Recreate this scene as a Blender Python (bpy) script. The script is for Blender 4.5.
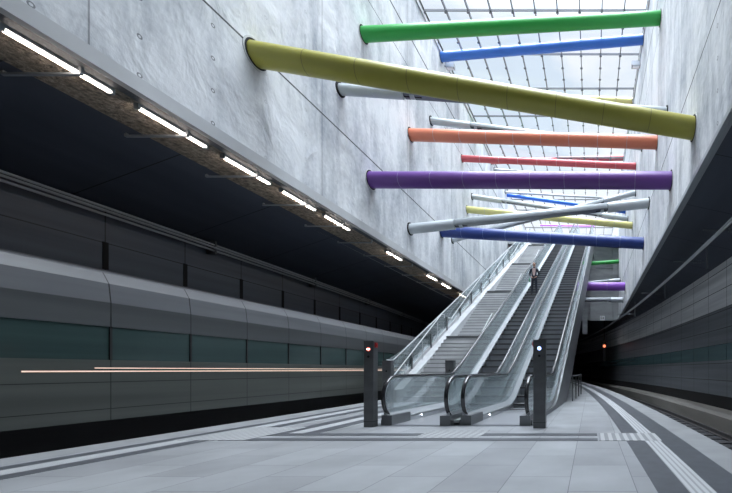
import bpy, math, random
from mathutils import Vector, Matrix
random.seed(7)
S = bpy.context.scene
COL = S.collection
for o in list(bpy.data.objects): bpy.data.objects.remove(o)

# ------------------------------------------------------------------ camera, sky, exposure
F = 378.0
CH = 1.05                                   # camera height above the platform
cd = bpy.data.cameras.new('camera'); cam = bpy.data.objects.new('camera', cd); COL.objects.link(cam)
cam.location = (0, 0, CH); cam.rotation_euler = (math.pi/2, 0, 0)
cd.sensor_width = 36; cd.lens = F/732*36
cd.shift_x = -(591-366)/732; cd.shift_y = (370-246.5)/732
cd.clip_start = .05; cd.clip_end = 500
S.camera = cam
S.view_settings.view_transform = 'Standard'; S.view_settings.look = 'None'
S.view_settings.gamma = 1; S.view_settings.use_curve_mapping = False
S.view_settings.exposure = 0.0

SKY_LOW, SKY_ZENITH = 1.0, 20.0
w = bpy.data.worlds.new('sky'); S.world = w; w.use_nodes = True
nt = w.node_tree; nt.nodes.clear()
def N(t, nt=nt, **k):
    n = nt.nodes.new(t)
    for a, b in k.items(): setattr(n, a, b)
    return n
tc = N('ShaderNodeTexCoord'); mp = N('ShaderNodeMapping'); mp.inputs['Scale'].default_value = (2.2, 2.2, 5)
nz = N('ShaderNodeTexNoise'); nz.inputs['Scale'].default_value = 1.6; nz.inputs['Detail'].default_value = 7; nz.inputs['Roughness'].default_value = .55
rp = N('ShaderNodeValToRGB'); rp.color_ramp.elements[0].position = .38; rp.color_ramp.elements[0].color = (.74, .84, .95, 1)
rp.color_ramp.elements[1].position = .56; rp.color_ramp.elements[1].color = (.97, 1.0, 1.04, 1)
sp = N('ShaderNodeSeparateXYZ'); mr = N('ShaderNodeMapRange', interpolation_type='SMOOTHSTEP')
mr.inputs['From Min'].default_value = .66; mr.inputs['From Max'].default_value = .98
mr.inputs['To Min'].default_value = SKY_LOW; mr.inputs['To Max'].default_value = SKY_ZENITH
bg = N('ShaderNodeBackground'); wo = N('ShaderNodeOutputWorld')
L = nt.links.new
L(tc.outputs['Generated'], mp.inputs[0]); L(mp.outputs[0], nz.inputs[0]); L(nz.outputs[0], rp.inputs[0])
L(tc.outputs['Generated'], sp.inputs[0]); L(sp.outputs[2], mr.inputs[0]); L(mr.outputs[0], bg.inputs['Strength'])
L(rp.outputs[0], bg.inputs['Color']); L(bg.outputs[0], wo.inputs[0])

# ------------------------------------------------------------------ materials
def mat(name, col, rough=.6, metal=0, spec=.5, noise=None, bump=None, emit=None):
    """noise=(scale xyz, amount, detail)  bump=(scale xyz, strength)"""
    m = bpy.data.materials.new(name); m.use_nodes = True; t = m.node_tree; b = t.nodes['Principled BSDF']
    b.inputs['Base Color'].default_value = (*col, 1); b.inputs['Roughness'].default_value = rough
    b.inputs['Metallic'].default_value = metal; b.inputs['Specular IOR Level'].default_value = spec
    g = t.nodes.new('ShaderNodeTexCoord')
    def nztex(sc, det=4):
        p = t.nodes.new('ShaderNodeMapping'); p.inputs['Scale'].default_value = sc
        n = t.nodes.new('ShaderNodeTexNoise'); n.inputs['Scale'].default_value = 1; n.inputs['Detail'].default_value = det
        t.links.new(g.outputs['Object'], p.inputs[0]); t.links.new(p.outputs[0], n.inputs[0]); return n
    if noise:
        n = nztex(noise[0]); r = t.nodes.new('ShaderNodeValToRGB'); a = noise[1]
        r.color_ramp.elements[0].position = .3; r.color_ramp.elements[1].position = .7
        r.color_ramp.elements[0].color = tuple(c*(1-a) for c in col) + (1,)
        r.color_ramp.elements[1].color = tuple(min(1, c*(1+a)) for c in col) + (1,)
        t.links.new(n.outputs[0], r.inputs[0]); t.links.new(r.outputs[0], b.inputs['Base Color'])
    if bump:
        n = nztex(bump[0]); u = t.nodes.new('ShaderNodeBump'); u.inputs['Strength'].default_value = bump[1]; u.inputs['Distance'].default_value = .05
        t.links.new(n.outputs[0], u.inputs['Height']); t.links.new(u.outputs[0], b.inputs['Normal'])
    if emit:
        b.inputs['Emission Color'].default_value = (*emit[0], 1); b.inputs['Emission Strength'].default_value = emit[1]
    return m

def mathn(t, op, a, b=None, c=None):
    n = t.nodes.new('ShaderNodeMath'); n.operation = op
    for i, v in enumerate((a, b, c)):
        if v is None: continue
        if isinstance(v, (int, float)): n.inputs[i].default_value = v
        else: t.links.new(v, n.inputs[i])
    return n.outputs[0]

def near(t, x, v, wdt):           # 1 where |x - v| < wdt
    return mathn(t, 'LESS_THAN', mathn(t, 'ABSOLUTE', mathn(t, 'SUBTRACT', x, v)), wdt)
def every(t, x, period, phase, wdt):  # 1 near phase + k*period
    q = mathn(t, 'PINGPONG', mathn(t, 'SUBTRACT', x, phase), period/2)
    return mathn(t, 'LESS_THAN', q, wdt)

def hall_concrete():
    m = bpy.data.materials.new('hall_concrete'); m.use_nodes = True; t = m.node_tree; b = t.nodes['Principled BSDF']
    L = t.links.new
    g = t.nodes.new('ShaderNodeTexCoord'); s = t.nodes.new('ShaderNodeSeparateXYZ'); L(g.outputs['Object'], s.inputs[0])
    y, z = s.outputs[1], s.outputs[2]
    def tex(sc, det, rough=.6, rot=0, dist=0):
        p = t.nodes.new('ShaderNodeMapping'); p.inputs['Scale'].default_value = sc; p.inputs['Rotation'].default_value = (rot, 0, 0)
        n = t.nodes.new('ShaderNodeTexNoise'); n.inputs['Scale'].default_value = 1; n.inputs['Detail'].default_value = det; n.inputs['Roughness'].default_value = rough
        n.inputs['Distortion'].default_value = dist
        L(g.outputs['Object'], p.inputs[0]); L(p.outputs[0], n.inputs[0]); return n.outputs[0]
    cloud = tex((.45, .45, .45), 5); streak = tex((1.2, 1.6, .28), 5, .6, .55, .6); fine = tex((9, 9, 9), 3)
    crum = tex((1, 1.5, .8), 3, .5, .5, .8)
    v = mathn(t, 'ADD', mathn(t, 'MULTIPLY', cloud, .45), mathn(t, 'ADD', mathn(t, 'MULTIPLY', streak, .45), mathn(t, 'MULTIPLY', fine, .16)))
    r = t.nodes.new('ShaderNodeValToRGB'); L(v, r.inputs[0])
    e = r.color_ramp.elements; e[0].position = .38; e[0].color = (.30, .325, .36, 1); e[1].position = .60; e[1].color = (.68, .695, .71, 1)
    # joints and tie holes
    j = near(t, z, 7.92, .022)
    for zz, ww in ((14.3, .035), (13.0, .014)): j = mathn(t, 'MAXIMUM', j, near(t, z, zz, ww))
    jv = mathn(t, 'MULTIPLY', every(t, y, 4.7, 5.42, .012), .55)
    py = mathn(t, 'PINGPONG', mathn(t, 'SUBTRACT', y, 4.86), 1.17/2); pz = mathn(t, 'PINGPONG', mathn(t, 'SUBTRACT', z, 5.75), .31)
    d = mathn(t, 'SQRT', mathn(t, 'ADD', mathn(t, 'POWER', py, 2), mathn(t, 'POWER', pz, 2)))
    ring = mathn(t, 'MULTIPLY', near(t, d, .030, .010), mathn(t, 'ADD', .22, mathn(t, 'MULTIPLY', mathn(t, 'LESS_THAN', y, 7.9), .5)))
    k = mathn(t, 'MAXIMUM', mathn(t, 'MAXIMUM', j, jv), ring)
    mx = t.nodes.new('ShaderNodeMix'); mx.data_type = 'RGBA'; L(k, mx.inputs[0]); L(r.outputs[0], mx.inputs[6]); mx.inputs[7].default_value = (.05, .055, .06, 1)
    L(mx.outputs[2], b.inputs['Base Color']); b.inputs['Roughness'].default_value = .75
    u = t.nodes.new('ShaderNodeBump'); u.inputs['Strength'].default_value = .42; u.inputs['Distance'].default_value = .16
    L(mathn(t, 'ADD', crum, mathn(t, 'MULTIPLY', fine, .12)), u.inputs['Height']); L(u.outputs[0], b.inputs['Normal'])
    return m

def platform_tiles():
    m = bpy.data.materials.new('platform_tiles'); m.use_nodes = True; t = m.node_tree; b = t.nodes['Principled BSDF']; L = t.links.new
    g = t.nodes.new('ShaderNodeTexCoord'); p = t.nodes.new('ShaderNodeMapping'); p.inputs['Rotation'].default_value = (0, 0, math.pi/2)
    p.inputs['Location'].default_value = (.12, .2, 0)
    br = t.nodes.new('ShaderNodeTexBrick'); L(g.outputs['Object'], p.inputs[0]); L(p.outputs[0], br.inputs[0])
    br.inputs['Scale'].default_value = 1; br.inputs['Brick Width'].default_value = .9; br.inputs['Row Height'].default_value = .6
    br.inputs['Mortar Size'].default_value = .004; br.inputs['Color1'].default_value = (.27, .28, .295, 1); br.inputs['Color2'].default_value = (.335, .35, .365, 1)
    br.inputs['Mortar'].default_value = (.12, .125, .135, 1)
    n = t.nodes.new('ShaderNodeTexNoise'); n.inputs['Scale'].default_value = 1.3; n.inputs['Detail'].default_value = 8; L(g.outputs['Object'], n.inputs[0])
    r = t.nodes.new('ShaderNodeMapRange'); r.inputs['From Min'].default_value = .3; r.inputs['From Max'].default_value = .7; r.inputs['To Min'].default_value = .82; r.inputs['To Max'].default_value = 1.1
    L(n.outputs[0], r.inputs[0])
    mx = t.nodes.new('ShaderNodeVectorMath'); mx.operation = 'SCALE'; L(br.outputs[0], mx.inputs[0]); L(r.outputs[0], mx.inputs['Scale'])
    L(mx.outputs[0], b.inputs['Base Color']); b.inputs['Roughness'].default_value = .42
    return m

def tactile(name, axis, c1, c2):
    m = bpy.data.materials.new(name); m.use_nodes = True; t = m.node_tree; b = t.nodes['Principled BSDF']; L = t.links.new
    g = t.nodes.new('ShaderNodeUVMap' if axis == 'uv' else 'ShaderNodeTexCoord'); s = t.nodes.new('ShaderNodeSeparateXYZ')
    L(g.outputs['Object' if axis != 'uv' else 0], s.inputs[0])
    if axis == 'dots': k = mathn(t, 'MULTIPLY', every(t, s.outputs[0], .12, 0, .032), every(t, s.outputs[1], .12, 0, .032))
    elif axis == 'x': k = every(t, s.outputs[0], .12, 0, .03)
    else: k = every(t, s.outputs[1], .06, 0, .012)
    mx = t.nodes.new('ShaderNodeMix'); mx.data_type = 'RGBA'; L(k, mx.inputs[0]); mx.inputs[6].default_value = (*c1, 1); mx.inputs[7].default_value = (*c2, 1)
    L(mx.outputs[2], b.inputs['Base Color']); b.inputs['Roughness'].default_value = .5
    return m

def panel_mat(name, col, rough, py, phy, pz, phz, lw=.012, spec=.5, metal=0):
    m = bpy.data.materials.new(name); m.use_nodes = True; t = m.node_tree; b = t.nodes['Principled BSDF']; L = t.links.new
    g = t.nodes.new('ShaderNodeTexCoord'); s = t.nodes.new('ShaderNodeSeparateXYZ'); L(g.outputs['Object'], s.inputs[0])
    k = mathn(t, 'MAXIMUM', every(t, s.outputs[1], py, phy, lw), every(t, s.outputs[2], pz, phz, lw))
    n = t.nodes.new('ShaderNodeTexNoise'); p = t.nodes.new('ShaderNodeMapping'); p.inputs['Scale'].default_value = (.3, .12, 4)
    L(g.outputs['Object'], p.inputs[0]); L(p.outputs[0], n.inputs[0]); n.inputs['Scale'].default_value = 1.2; n.inputs['Detail'].default_value = 4
    r = t.nodes.new('ShaderNodeMapRange'); r.inputs['From Min'].default_value = .3; r.inputs['From Max'].default_value = .7; r.inputs['To Min'].default_value = .75; r.inputs['To Max'].default_value = 1.2
    L(n.outputs[0], r.inputs[0]); v = t.nodes.new('ShaderNodeVectorMath'); v.operation = 'SCALE'; v.inputs[0].default_value = col; L(r.outputs[0], v.inputs['Scale'])
    mx = t.nodes.new('ShaderNodeMix'); mx.data_type = 'RGBA'; L(k, mx.inputs[0]); L(v.outputs[0], mx.inputs[6]); mx.inputs[7].default_value = (.004, .004, .005, 1)
    L(mx.outputs[2], b.inputs['Base Color']); b.inputs['Roughness'].default_value = rough; b.inputs['Specular IOR Level'].default_value = spec; b.inputs['Metallic'].default_value = metal
    return m

def glass(name, tint, refl=.06, milk=.0, milkcol=(.8, .85, .86), rough=.03, edge=.35):
    m = bpy.data.materials.new(name); m.use_nodes = True; t = m.node_tree; t.nodes.clear(); L = t.links.new
    tr = t.nodes.new('ShaderNodeBsdfTransparent'); tr.inputs[0].default_value = (*tint, 1)
    gl = t.nodes.new('ShaderNodeBsdfGlossy'); gl.inputs['Roughness'].default_value = rough; gl.inputs[0].default_value = (.95, .97, 1, 1)
    lw = t.nodes.new('ShaderNodeLayerWeight'); lw.inputs[0].default_value = .35
    f = mathn(t, 'ADD', mathn(t, 'MULTIPLY', lw.outputs['Facing'], edge), refl)
    m1 = t.nodes.new('ShaderNodeMixShader'); L(f, m1.inputs[0]); L(tr.outputs[0], m1.inputs[1]); L(gl.outputs[0], m1.inputs[2])
    df = t.nodes.new('ShaderNodeBsdfDiffuse'); df.inputs[0].default_value = (*milkcol, 1)
    m2 = t.nodes.new('ShaderNodeMixShader'); m2.inputs[0].default_value = milk; L(m1.outputs[0], m2.inputs[1]); L(df.outputs[0], m2.inputs[2])
    o = t.nodes.new('ShaderNodeOutputMaterial'); L(m2.outputs[0], o.inputs[0])
    return m

M = dict(
    concrete=hall_concrete(), tiles=platform_tiles(),
    dark_tile=mat('dark_granite', (.075, .082, .094), .45, noise=((6, 6, 6), .15)),
    ribbed=tactile('ribbed_white_tile', 'uv', (.46, .475, .49), (.28, .29, .30)),
    studs=tactile('studded_tile', 'dots', (.26, .27, .28), (.42, .43, .44)),
    ribs_x=tactile('ribbed_cross_tile', 'x', (.42, .43, .44), (.24, .25, .26)),
    edge=mat('platform_edge_stone', (.27, .28, .29), .5, noise=((2, 2, 2), .12)),
    stair=mat('stair_concrete', (.44, .45, .46), .7, noise=((1.5, 1.5, 1.5), .14)),
    nosing=mat('stair_nosing', (.07, .075, .08), .6),
    smooth_conc=mat('smooth_concrete', (.46, .47, .48), .7, noise=((.8, .8, .8), .12)),
    end_conc=mat('end_wall_concrete', (.32, .335, .345), .75, noise=((.7, .7, 2.5), .22)),
    soffit_rough=mat('rough_soffit_concrete', (.30, .25, .20), .9, noise=((16, 16, 16), .6), bump=((22, 22, 22), .7)),
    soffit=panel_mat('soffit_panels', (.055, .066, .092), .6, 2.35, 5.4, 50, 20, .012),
    mesh=mat('perforated_strip', (.075, .085, .10), .6, .3, noise=((60, 60, 60), .5)),
    fascia=mat('fascia_steel', (.36, .39, .42), .45, .3, noise=((1, .5, 3), .10)),
    wall_panel=panel_mat('enamel_wall_panels', (.16, .172, .19), .42, 1.70, 8.3, .635, .03),
    wall_navy=panel_mat('dark_enamel_wall_panels', (.070, .084, .112), .42, 1.70, 8.3, .635, .03),
    wall_grey=panel_mat('grey_wall_panels', (.70, .70, .70), .45, 1.70, 8.3, .7, 3.3),
    wall_teal=panel_mat('teal_glass_panels', (.09, .15, .16), .18, 1.70, 8.3, 9, 20),
    train_grey=panel_mat('train_pale_panel', (.115, .12, .128), .42, 1.17, 5.69, 50, 20, .008),
    train_mid=panel_mat('train_mid_panel', (.062, .066, .069), .4, 1.17, 5.69, 50, 20, .008),
    train_low=panel_mat('train_green_grey', (.070, .076, .069), .38, 1.17, 5.69, .40, .87, .006),
    train_win=panel_mat('train_window_glass', (.035, .060, .058), .14, 1.17, 5.69, 50, 20, .014),
    train_roof=mat('train_roof', (.02, .022, .026), .5),
    underframe=mat('underframe_black', (.008, .008, .009), .8),
    streak_glow=mat('glowing_light_streak', (.8, .6, .5), .4, emit=((1, .68, .52), .7)),  # glow for the moving train's light trails, not a lamp on it
    ballast=mat('ballast', (.055, .058, .065), .9, noise=((22, 22, 22), .75), bump=((18, 18, 18), 1)),
    sleeper=mat('sleeper_concrete', (.06, .06, .064), .8),
    rail=mat('rail_steel', (.22, .21, .21), .35, .8),
    kerb=mat('kerb_concrete', (.19, .18, .165), .6, noise=((2, .3, 2), .2)),
    steel=mat('brushed_steel', (.55, .57, .59), .28, .9, noise=((2, 2, 30), .08)),
    deck=mat('deck_steel', (.44, .46, .48), .38, .25, noise=((3, 3, 3), .05)),
    clad=mat('cladding_steel', (.22, .23, .24), .45, .5, noise=((1, 1, 3), .15)),
    bollard=mat('bollard_steel', (.16, .165, .17), .42, .6, noise=((2, 2, 5), .2)),
    rubber=mat('black_rubber', (.02, .02, .023), .22, 0, .9),
    step=mat('step_metal', (.22, .23, .245), .5, .3), step_nose=mat('step_nose', (.03, .03, .033), .6),
    comb=mat('comb_plate', (.30, .31, .33), .42, .5),
    gap=mat('black_gap', (.006, .006, .007), .9),
    frame=mat('mullion_steel', (.13, .14, .16), .5, .3),
    whitewall=mat('upper_white_wall', (.72, .74, .76), .7, noise=((.6, .6, .6), .06)),
    bal_glass=glass('balustrade_glass', (.86, .90, .90), .10, .20, (.74, .80, .82)),
    rail_glass=glass('railing_glass', (.82, .88, .88), .08, .10, (.62, .70, .72)),
    sky_glass=glass('skylight_glass', (.97, .985, 1), .0, edge=.04),
    red_paint=mat('red_paint', (.45, .02, .02), .4),
    lamp_white=mat('lamp_tube', (1, 1, 1), .4, emit=((1, .86, .74), 24)),
    lamp_dim=mat('lamp_tube_far', (1, 1, 1), .4, emit=((1, .90, .80), 14)),
    led=mat('white_led', (1, 1, 1), .4, emit=((.85, .92, 1), 12)),
    led_blue=mat('blue_lamp', (.5, .6, 1), .4, emit=((.35, .5, 1), 4.0)),
    led_red=mat('red_lamp', (1, .2, .1), .4, emit=((1, .10, .06), 1.6)),
    led_sig=mat('signal_lamp', (1, .3, .15), .4, emit=((1, .22, .10), 2.0)),
    white=mat('white_sign', (.92, .92, .92), .5), black=mat('black_ink', (.01, .01, .01), .5),
    suit=mat('dark_suit', (.016, .02, .035), .8), skin=mat('skin', (.50, .27, .20), .6), hair=mat('hair', (.10, .05, .03), .7),
    shirt=mat('pale_shirt', (.66, .50, .46), .8), green_bag=mat('green_cloth', (.03, .16, .08), .7),
    shoe=mat('shoe_leather', (.012, .01, .01), .4),
)
def paint(name, c, seam=None):
    return mat('paint_'+name, c, .38, 0, .5, noise=((.8, .8, .8), .06))
TUBE = dict(green=paint('green', (.030, .36, .065)), blue=paint('blue', (.045, .17, .60)), olive=paint('olive_yellow', (.40, .37, .065)),
    pale=paint('pale_yellow', (.70, .66, .26)), orange=paint('orange', (.66, .20, .11)), red=paint('red', (.52, .085, .10)),
    purple=paint('purple', (.14, .050, .27)), navy=paint('dark_blue', (.017, .042, .20)), bright=paint('bright_blue', (.012, .13, .62)),
    violet=paint('violet', (.26, .085, .50)), magenta=paint('magenta', (.40, .12, .62)),
    grey=mat('tube_grey', (.48, .52, .54), .4, .1, noise=((.8, .8, .8), .06)))
SEAM = mat('tube_seam', (.46, .48, .52), .5)
SEAM_D = mat('tube_seam_dark', (.18, .17, .05), .5)

# ------------------------------------------------------------------ mesh helpers
class MB:
    def __init__(s): s.v = []; s.f = []; s.mi = []; s.uv = None; s.sm = []
    def add(s, vs, fs, mi=0, smooth=False):
        b = len(s.v); s.v += [tuple(v) for v in vs]; s.f += [tuple(i+b for i in f) for f in fs]; s.mi += [mi]*len(fs); s.sm += [smooth]*len(fs)
    def box(s, a, b, mi=0, T=None):
        (x0, y0, z0), (x1, y1, z1) = a, b
        x0, x1 = min(x0, x1), max(x0, x1); y0, y1 = min(y0, y1), max(y0, y1); z0, z1 = min(z0, z1), max(z0, z1)
        vs = [Vector(p) for p in ((x0,y0,z0),(x1,y0,z0),(x1,y1,z0),(x0,y1,z0),(x0,y0,z1),(x1,y0,z1),(x1,y1,z1),(x0,y1,z1))]
        if T: vs = [T @ v for v in vs]
        s.add(vs, [(0,3,2,1),(4,5,6,7),(0,1,5,4),(1,2,6,5),(2,3,7,6),(3,0,4,7)], mi)
    def prism(s, prof, x0, x1, mi=0):      # profile in (y, z), extruded along x
        n = len(prof); vs = [(x0, p[0], p[1]) for p in prof] + [(x1, p[0], p[1]) for p in prof]
        s.add(vs, [tuple(range(n)), tuple(range(2*n-1, n-1, -1))] + [(i, n+i, n+(i+1) % n, (i+1) % n) for i in range(n)], mi)
    def band(s, pts, depth_fn, x0, x1, mi=0):   # strip of quads: top points and bottom points in (y,z)
        n = len(pts); bot = [depth_fn(p) for p in pts]; vs = []
        for x in (x0, x1): vs += [(x, *p) for p in pts] + [(x, *p) for p in bot]
        o = 2*n; fs = []
        for i in range(n-1):
            fs += [(i, i+1, o+i+1, o+i), (n+i, o+n+i, o+n+i+1, n+i+1), (i, n+i, n+i+1, i+1), (o+i, o+i+1, o+n+i+1, o+n+i)]
        fs += [(0, o, o+n, n), (n-1, 2*n-1, o+2*n-1, o+n-1)]
        s.add(vs, fs, mi)
    def tube(s, path, r, seg=12, mi=0, caps=True, rx=None, smooth=True):
        P = [Vector(p) for p in path]; vs = []; fs = []; n = len(P); up = None
        for i, p in enumerate(P):
            d = (P[min(i+1, n-1)] - P[max(i-1, 0)]).normalized()
            if up is None: up = Vector((0, 0, 1)) if abs(d.z) < .9 else Vector((1, 0, 0))
            a = d.cross(up).normalized(); b = a.cross(d).normalized(); up = b
            rr = r[i] if isinstance(r, (list, tuple)) else r; ra = rx if rx else rr
            for k in range(seg):
                t = 2*math.pi*k/seg; vs.append(p + a*ra*math.cos(t) + b*rr*math.sin(t))
        for i in range(n-1):
            for k in range(seg):
                k2 = (k+1) % seg; fs.append((i*seg+k, i*seg+k2, (i+1)*seg+k2, (i+1)*seg+k))
        s.add(vs, fs, mi, smooth)
        if caps: s.add([vs[k] for k in range(seg)], [tuple(reversed(range(seg)))], mi); s.add([vs[(n-1)*seg+k] for k in range(seg)], [tuple(range(seg))], mi)
    def sphere(s, c, r, T=None, mi=0, seg=16, ring=10):
        rx, ry, rz = r if isinstance(r, tuple) else (r, r, r); vs = []; fs = []
        for i in range(ring+1):
            a = math.pi*i/ring
            for k in range(seg):
                b = 2*math.pi*k/seg; vs.append((c[0]+rx*math.sin(a)*math.cos(b), c[1]+ry*math.sin(a)*math.sin(b), c[2]+rz*math.cos(a)))
        for i in range(ring):
            for k in range(seg): fs.append((i*seg+k, (i+1)*seg+k, (i+1)*seg+(k+1) % seg, i*seg+(k+1) % seg))
        s.add(vs, fs, mi, True)
    def build(s, name, mats, parent=None, uv=None):
        me = bpy.data.meshes.new(name); me.from_pydata(s.v, [], s.f)
        if not isinstance(mats, (list, tuple)): mats = [mats]
        for m_ in mats: me.materials.append(m_)
        me.polygons.foreach_set('material_index', s.mi); me.polygons.foreach_set('use_smooth', s.sm)
        if uv:
            l = me.uv_layers.new(name='UVMap'); 
            for lp in me.loops: l.data[lp.index].uv = uv[lp.vertex_index]
        me.update()
        o = bpy.data.objects.new(name, me); COL.objects.link(o)
        if parent: o.parent = parent
        return o

def tag(o, label=None, cat=None, group=None, kind=None):
    if label: o['label'] = label
    if cat: o['category'] = cat
    if group: o['group'] = group
    if kind: o['kind'] = kind
    return o
def empty(name, loc=(0, 0, 0), rz=0):
    o = bpy.data.objects.new(name, None); COL.objects.link(o); o.location = loc; o.rotation_euler = (0, 0, rz); o.empty_display_size = .2; return o
def struct(name, mb, m, parent=None, uv=None):
    o = mb.build(name, m, parent, uv)
    if not parent: o['kind'] = 'structure'
    return o
def copy_tree(o, parent=None):
    c = o.copy(); COL.objects.link(c)
    if parent: c.parent = parent
    for ch in list(o.children): copy_tree(ch, c)
    return c

K = .0024                                     # the tracks bend to the left
def bend(Y): return -K*Y*Y if Y > 0 else 0.0
def ys(y0, y1, st=1.0):
    n = max(1, int(math.ceil((y1-y0)/st))); return [y0+(y1-y0)*i/n for i in range(n+1)]
def sweep(mb, prof, y0, y1, st=1.0, mi=0, closed=True):
    Y = ys(y0, y1, st); n = len(prof); vs = [(p[0]+bend(y), y, p[1]) for y in Y for p in prof]; fs = []
    for i in range(len(Y)-1):
        for k in range(n if closed else n-1):
            k2 = (k+1) % n; fs.append((i*n+k, (i+1)*n+k, (i+1)*n+k2, i*n+k2))
    if closed: fs += [tuple(range(n)), tuple(range(len(vs)-1, len(vs)-n-1, -1))]
    mb.add(vs, fs, mi)
def rect(x0, x1, z0, z1): return [(x0, z0), (x1, z0), (x1, z1), (x0, z1)]

# ------------------------------------------------------------------ the setting
XL, XR = -7.2, 2.41                           # faces of the hall walls
ZS, ZT = 5.48, 16.45                          # soffit level, skylight level
YB, YE, YU = -3.0, 33.5, 56.0                 # back of the hall, end wall, far end of the upper level
ZU = 12.3                                     # upper floor
EL, ER = -6.93, 1.90                          # platform edges at Y = 0
WL, WR = -10.5, 5.25                          # tunnel walls at Y = 0
YF = 75.0

b = MB(); sweep(b, rect(EL+.5, ER-.45, -.4, 0), YB-3, YF); struct('floor', b, M['tiles'])
b = MB(); sweep(b, [(EL, -.16), (EL+.5, -.16), (EL+.5, .0), (EL, .0)], YB-3, YF); struct('platform_edge_left', b, M['edge'])
b = MB(); sweep(b, [(ER-.45, -.16), (ER, -.16), (ER, .0), (ER-.45, .0)], YB-3, YF); struct('platform_edge_right', b, M['edge'])
b = MB(); sweep(b, rect(EL+.15, ER-.15, -1.2, -.165), YB-3, YF); struct('platform_base', b, M['gap'])
def strip(name, x0, x1, y0, y1, m, zt=.004, ribs=False):
    Y = ys(y0, y1, 1.0); b = MB(); sweep(b, rect(x0, x1, -.01, zt), y0, y1)
    uv = [(y, (p - x0)) for y in Y for p in (x0, x1, x1, x0)]
    return struct(name, b, m, uv=uv)
strip('trim_1', EL+.60, EL+.82, YB, YF, M['dark_tile'])
strip('trim_2', EL+.82, EL+1.10, YB, YF, M['ribbed'])
strip('trim_3', EL+1.10, EL+1.33, YB, YF, M['dark_tile'])
strip('trim_4', ER-.80, ER-.45, YB, YF, M['dark_tile'])
strip('trim_5', ER-1.03, ER-.80, YB, YF, M['ribbed'])
strip('trim_6', ER-1.30, ER-1.03, YB, YF, M['dark_tile'])
strip('trim_7', EL+1.75, EL+2.02, 6.25, 40, M['dark_tile'])
strip('trim_8', EL+2.02, EL+2.27, 6.25, 40, M['ribbed'])
strip('trim_9', EL+2.27, EL+2.52, 6.25, 40, M['dark_tile'])
b = MB(); b.box((EL+1.4, 6.03, -.01), (-2.75, 6.25, .004)); b.box((-1.75, 6.03, -.01), (.10, 6.25, .004)); struct('trim_10', b, M['dark_tile'])
b = MB(); b.box((EL+1.4, 5.60, -.01), (-2.6, 5.80, .0045)); b.box((-1.6, 5.60, -.01), (.10, 5.80, .0045)); b.box((-2.6, 5.60, -.01), (-1.6, 5.80, .0045)); struct('trim_11', b, M['dark_tile'])
b = MB(); b.box((-2.75, 5.82, -.01), (-1.75, 6.55, .0046)); struct('trim_12', b, M['studs'])
b = MB(); b.box((.12, 5.60, -.01), (1.05, 6.25, .0062)); struct('trim_13', b, M['ribs_x'])
b = MB(); b.box((EL+.72, 5.62, -.01), (EL+1.75, 6.9, .0062)); struct('trim_14', b, M['ribs_x'])
b = MB(); b.box((-4.15, 7.05, -.01), (-.95, 7.42, .0035)); struct('trim_15', b, M['dark_tile'])

# track beds
for side, x0, x1 in (('left', WL-.3, EL+.15), ('right', ER-.15, WR+.3)):
    b = MB(); sweep(b, rect(x0, x1, -1.3, -.925), YB-3, YF)
    struct('floor_track_bed_'+side, b, M['ballast'])
# tunnel walls
b = MB(); sweep(b, rect(WL-.4, WL, -1.2, ZS), YB-3, YF, 1, 0)
wl = struct('wall_left', b, M['wall_navy'])
b = MB()
for k in range(14):
    y = 8.3+1.7*k; b.box((WL+bend(y)-.01, y-.05, 3.26), (WL+bend(y)+.012, y+.05, 3.86))
b.build('panel_slot', M['gap'], wl)
b = MB(); sweep(b, rect(WL-.01, WL+.008, 1.41, 2.0), YB, YF); b.build('glass_row', M['wall_teal'], wl)
b = MB(); sweep(b, rect(WL-.01, WL+.02, -1.2, 0.0), YB, YF); b.build('dark_base', M['gap'], wl)
b = MB(); sweep(b, rect(WR, WR+.4, -1.2, ZS), YB-3, YF, 1, 0)
wr = struct('wall_right', b, M['wall_panel'])
b = MB(); sweep(b, rect(WR-.010, WR+.01, 3.3, 4.95), YB, YF); b.build('grey_panel_row', M['wall_grey'], wr)
b = MB(); sweep(b, rect(WR-.012, WR+.01, 1.41, 2.0), YB, YF); b.build('glass_row', M['wall_teal'], wr)
b = MB(); sweep(b, rect(WR-.02, WR+.01, -1.2, .10), YB, YF); b.build('dark_base', M['gap'], wr)
b = MB(); sweep(b, [(WR-.75, -1.0), (WR, -1.0), (WR, -.35), (WR-.62, -.35), (WR-.75, -.45)], YB, YF); struct('kerb_right', b, M['kerb'])
# tunnel ceilings (left and right of the hall) and beyond the end wall
def flat(name, x0, x1, y0, y1, z0, z1, m, bl=0, br_=0, zl=None, zr=None):   # slab whose left / right side follows the bend
    Y = ys(y0, y1, 1.0); vs = []; fs = []
    for y in Y:
        a = x0+(bend(y) if bl else 0); c = x1+(bend(y) if br_ else 0)
        vs += [(a, y, zl or z0), (c, y, zr or z0), (c, y, z1), (a, y, z1)]
    for i in range(len(Y)-1):
        for k in range(4): k2 = (k+1) % 4; fs.append((i*4+k, (i+1)*4+k, (i+1)*4+k2, i*4+k2))
    fs += [(0, 1, 2, 3), tuple(range(len(vs)-1, len(vs)-5, -1))]
    bb = MB(); bb.add(vs, fs); return struct(name, bb, m)
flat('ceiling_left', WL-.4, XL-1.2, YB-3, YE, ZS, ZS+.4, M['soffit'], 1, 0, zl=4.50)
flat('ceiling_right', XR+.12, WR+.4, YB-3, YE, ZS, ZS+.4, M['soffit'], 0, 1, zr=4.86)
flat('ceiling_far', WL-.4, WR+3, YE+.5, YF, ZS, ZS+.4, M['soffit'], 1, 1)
b = MB(); b.box((-34, YF, -1.3), (8, YF+.4, ZS+.4)); struct('wall_tunnel_end', b, M['gap'])
b = MB(); b.box((WL-.4, YB-3.4, -1.3), (WR+.4, YB-3, ZS+.4)); struct('wall_back', b, M['soffit'])
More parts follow.
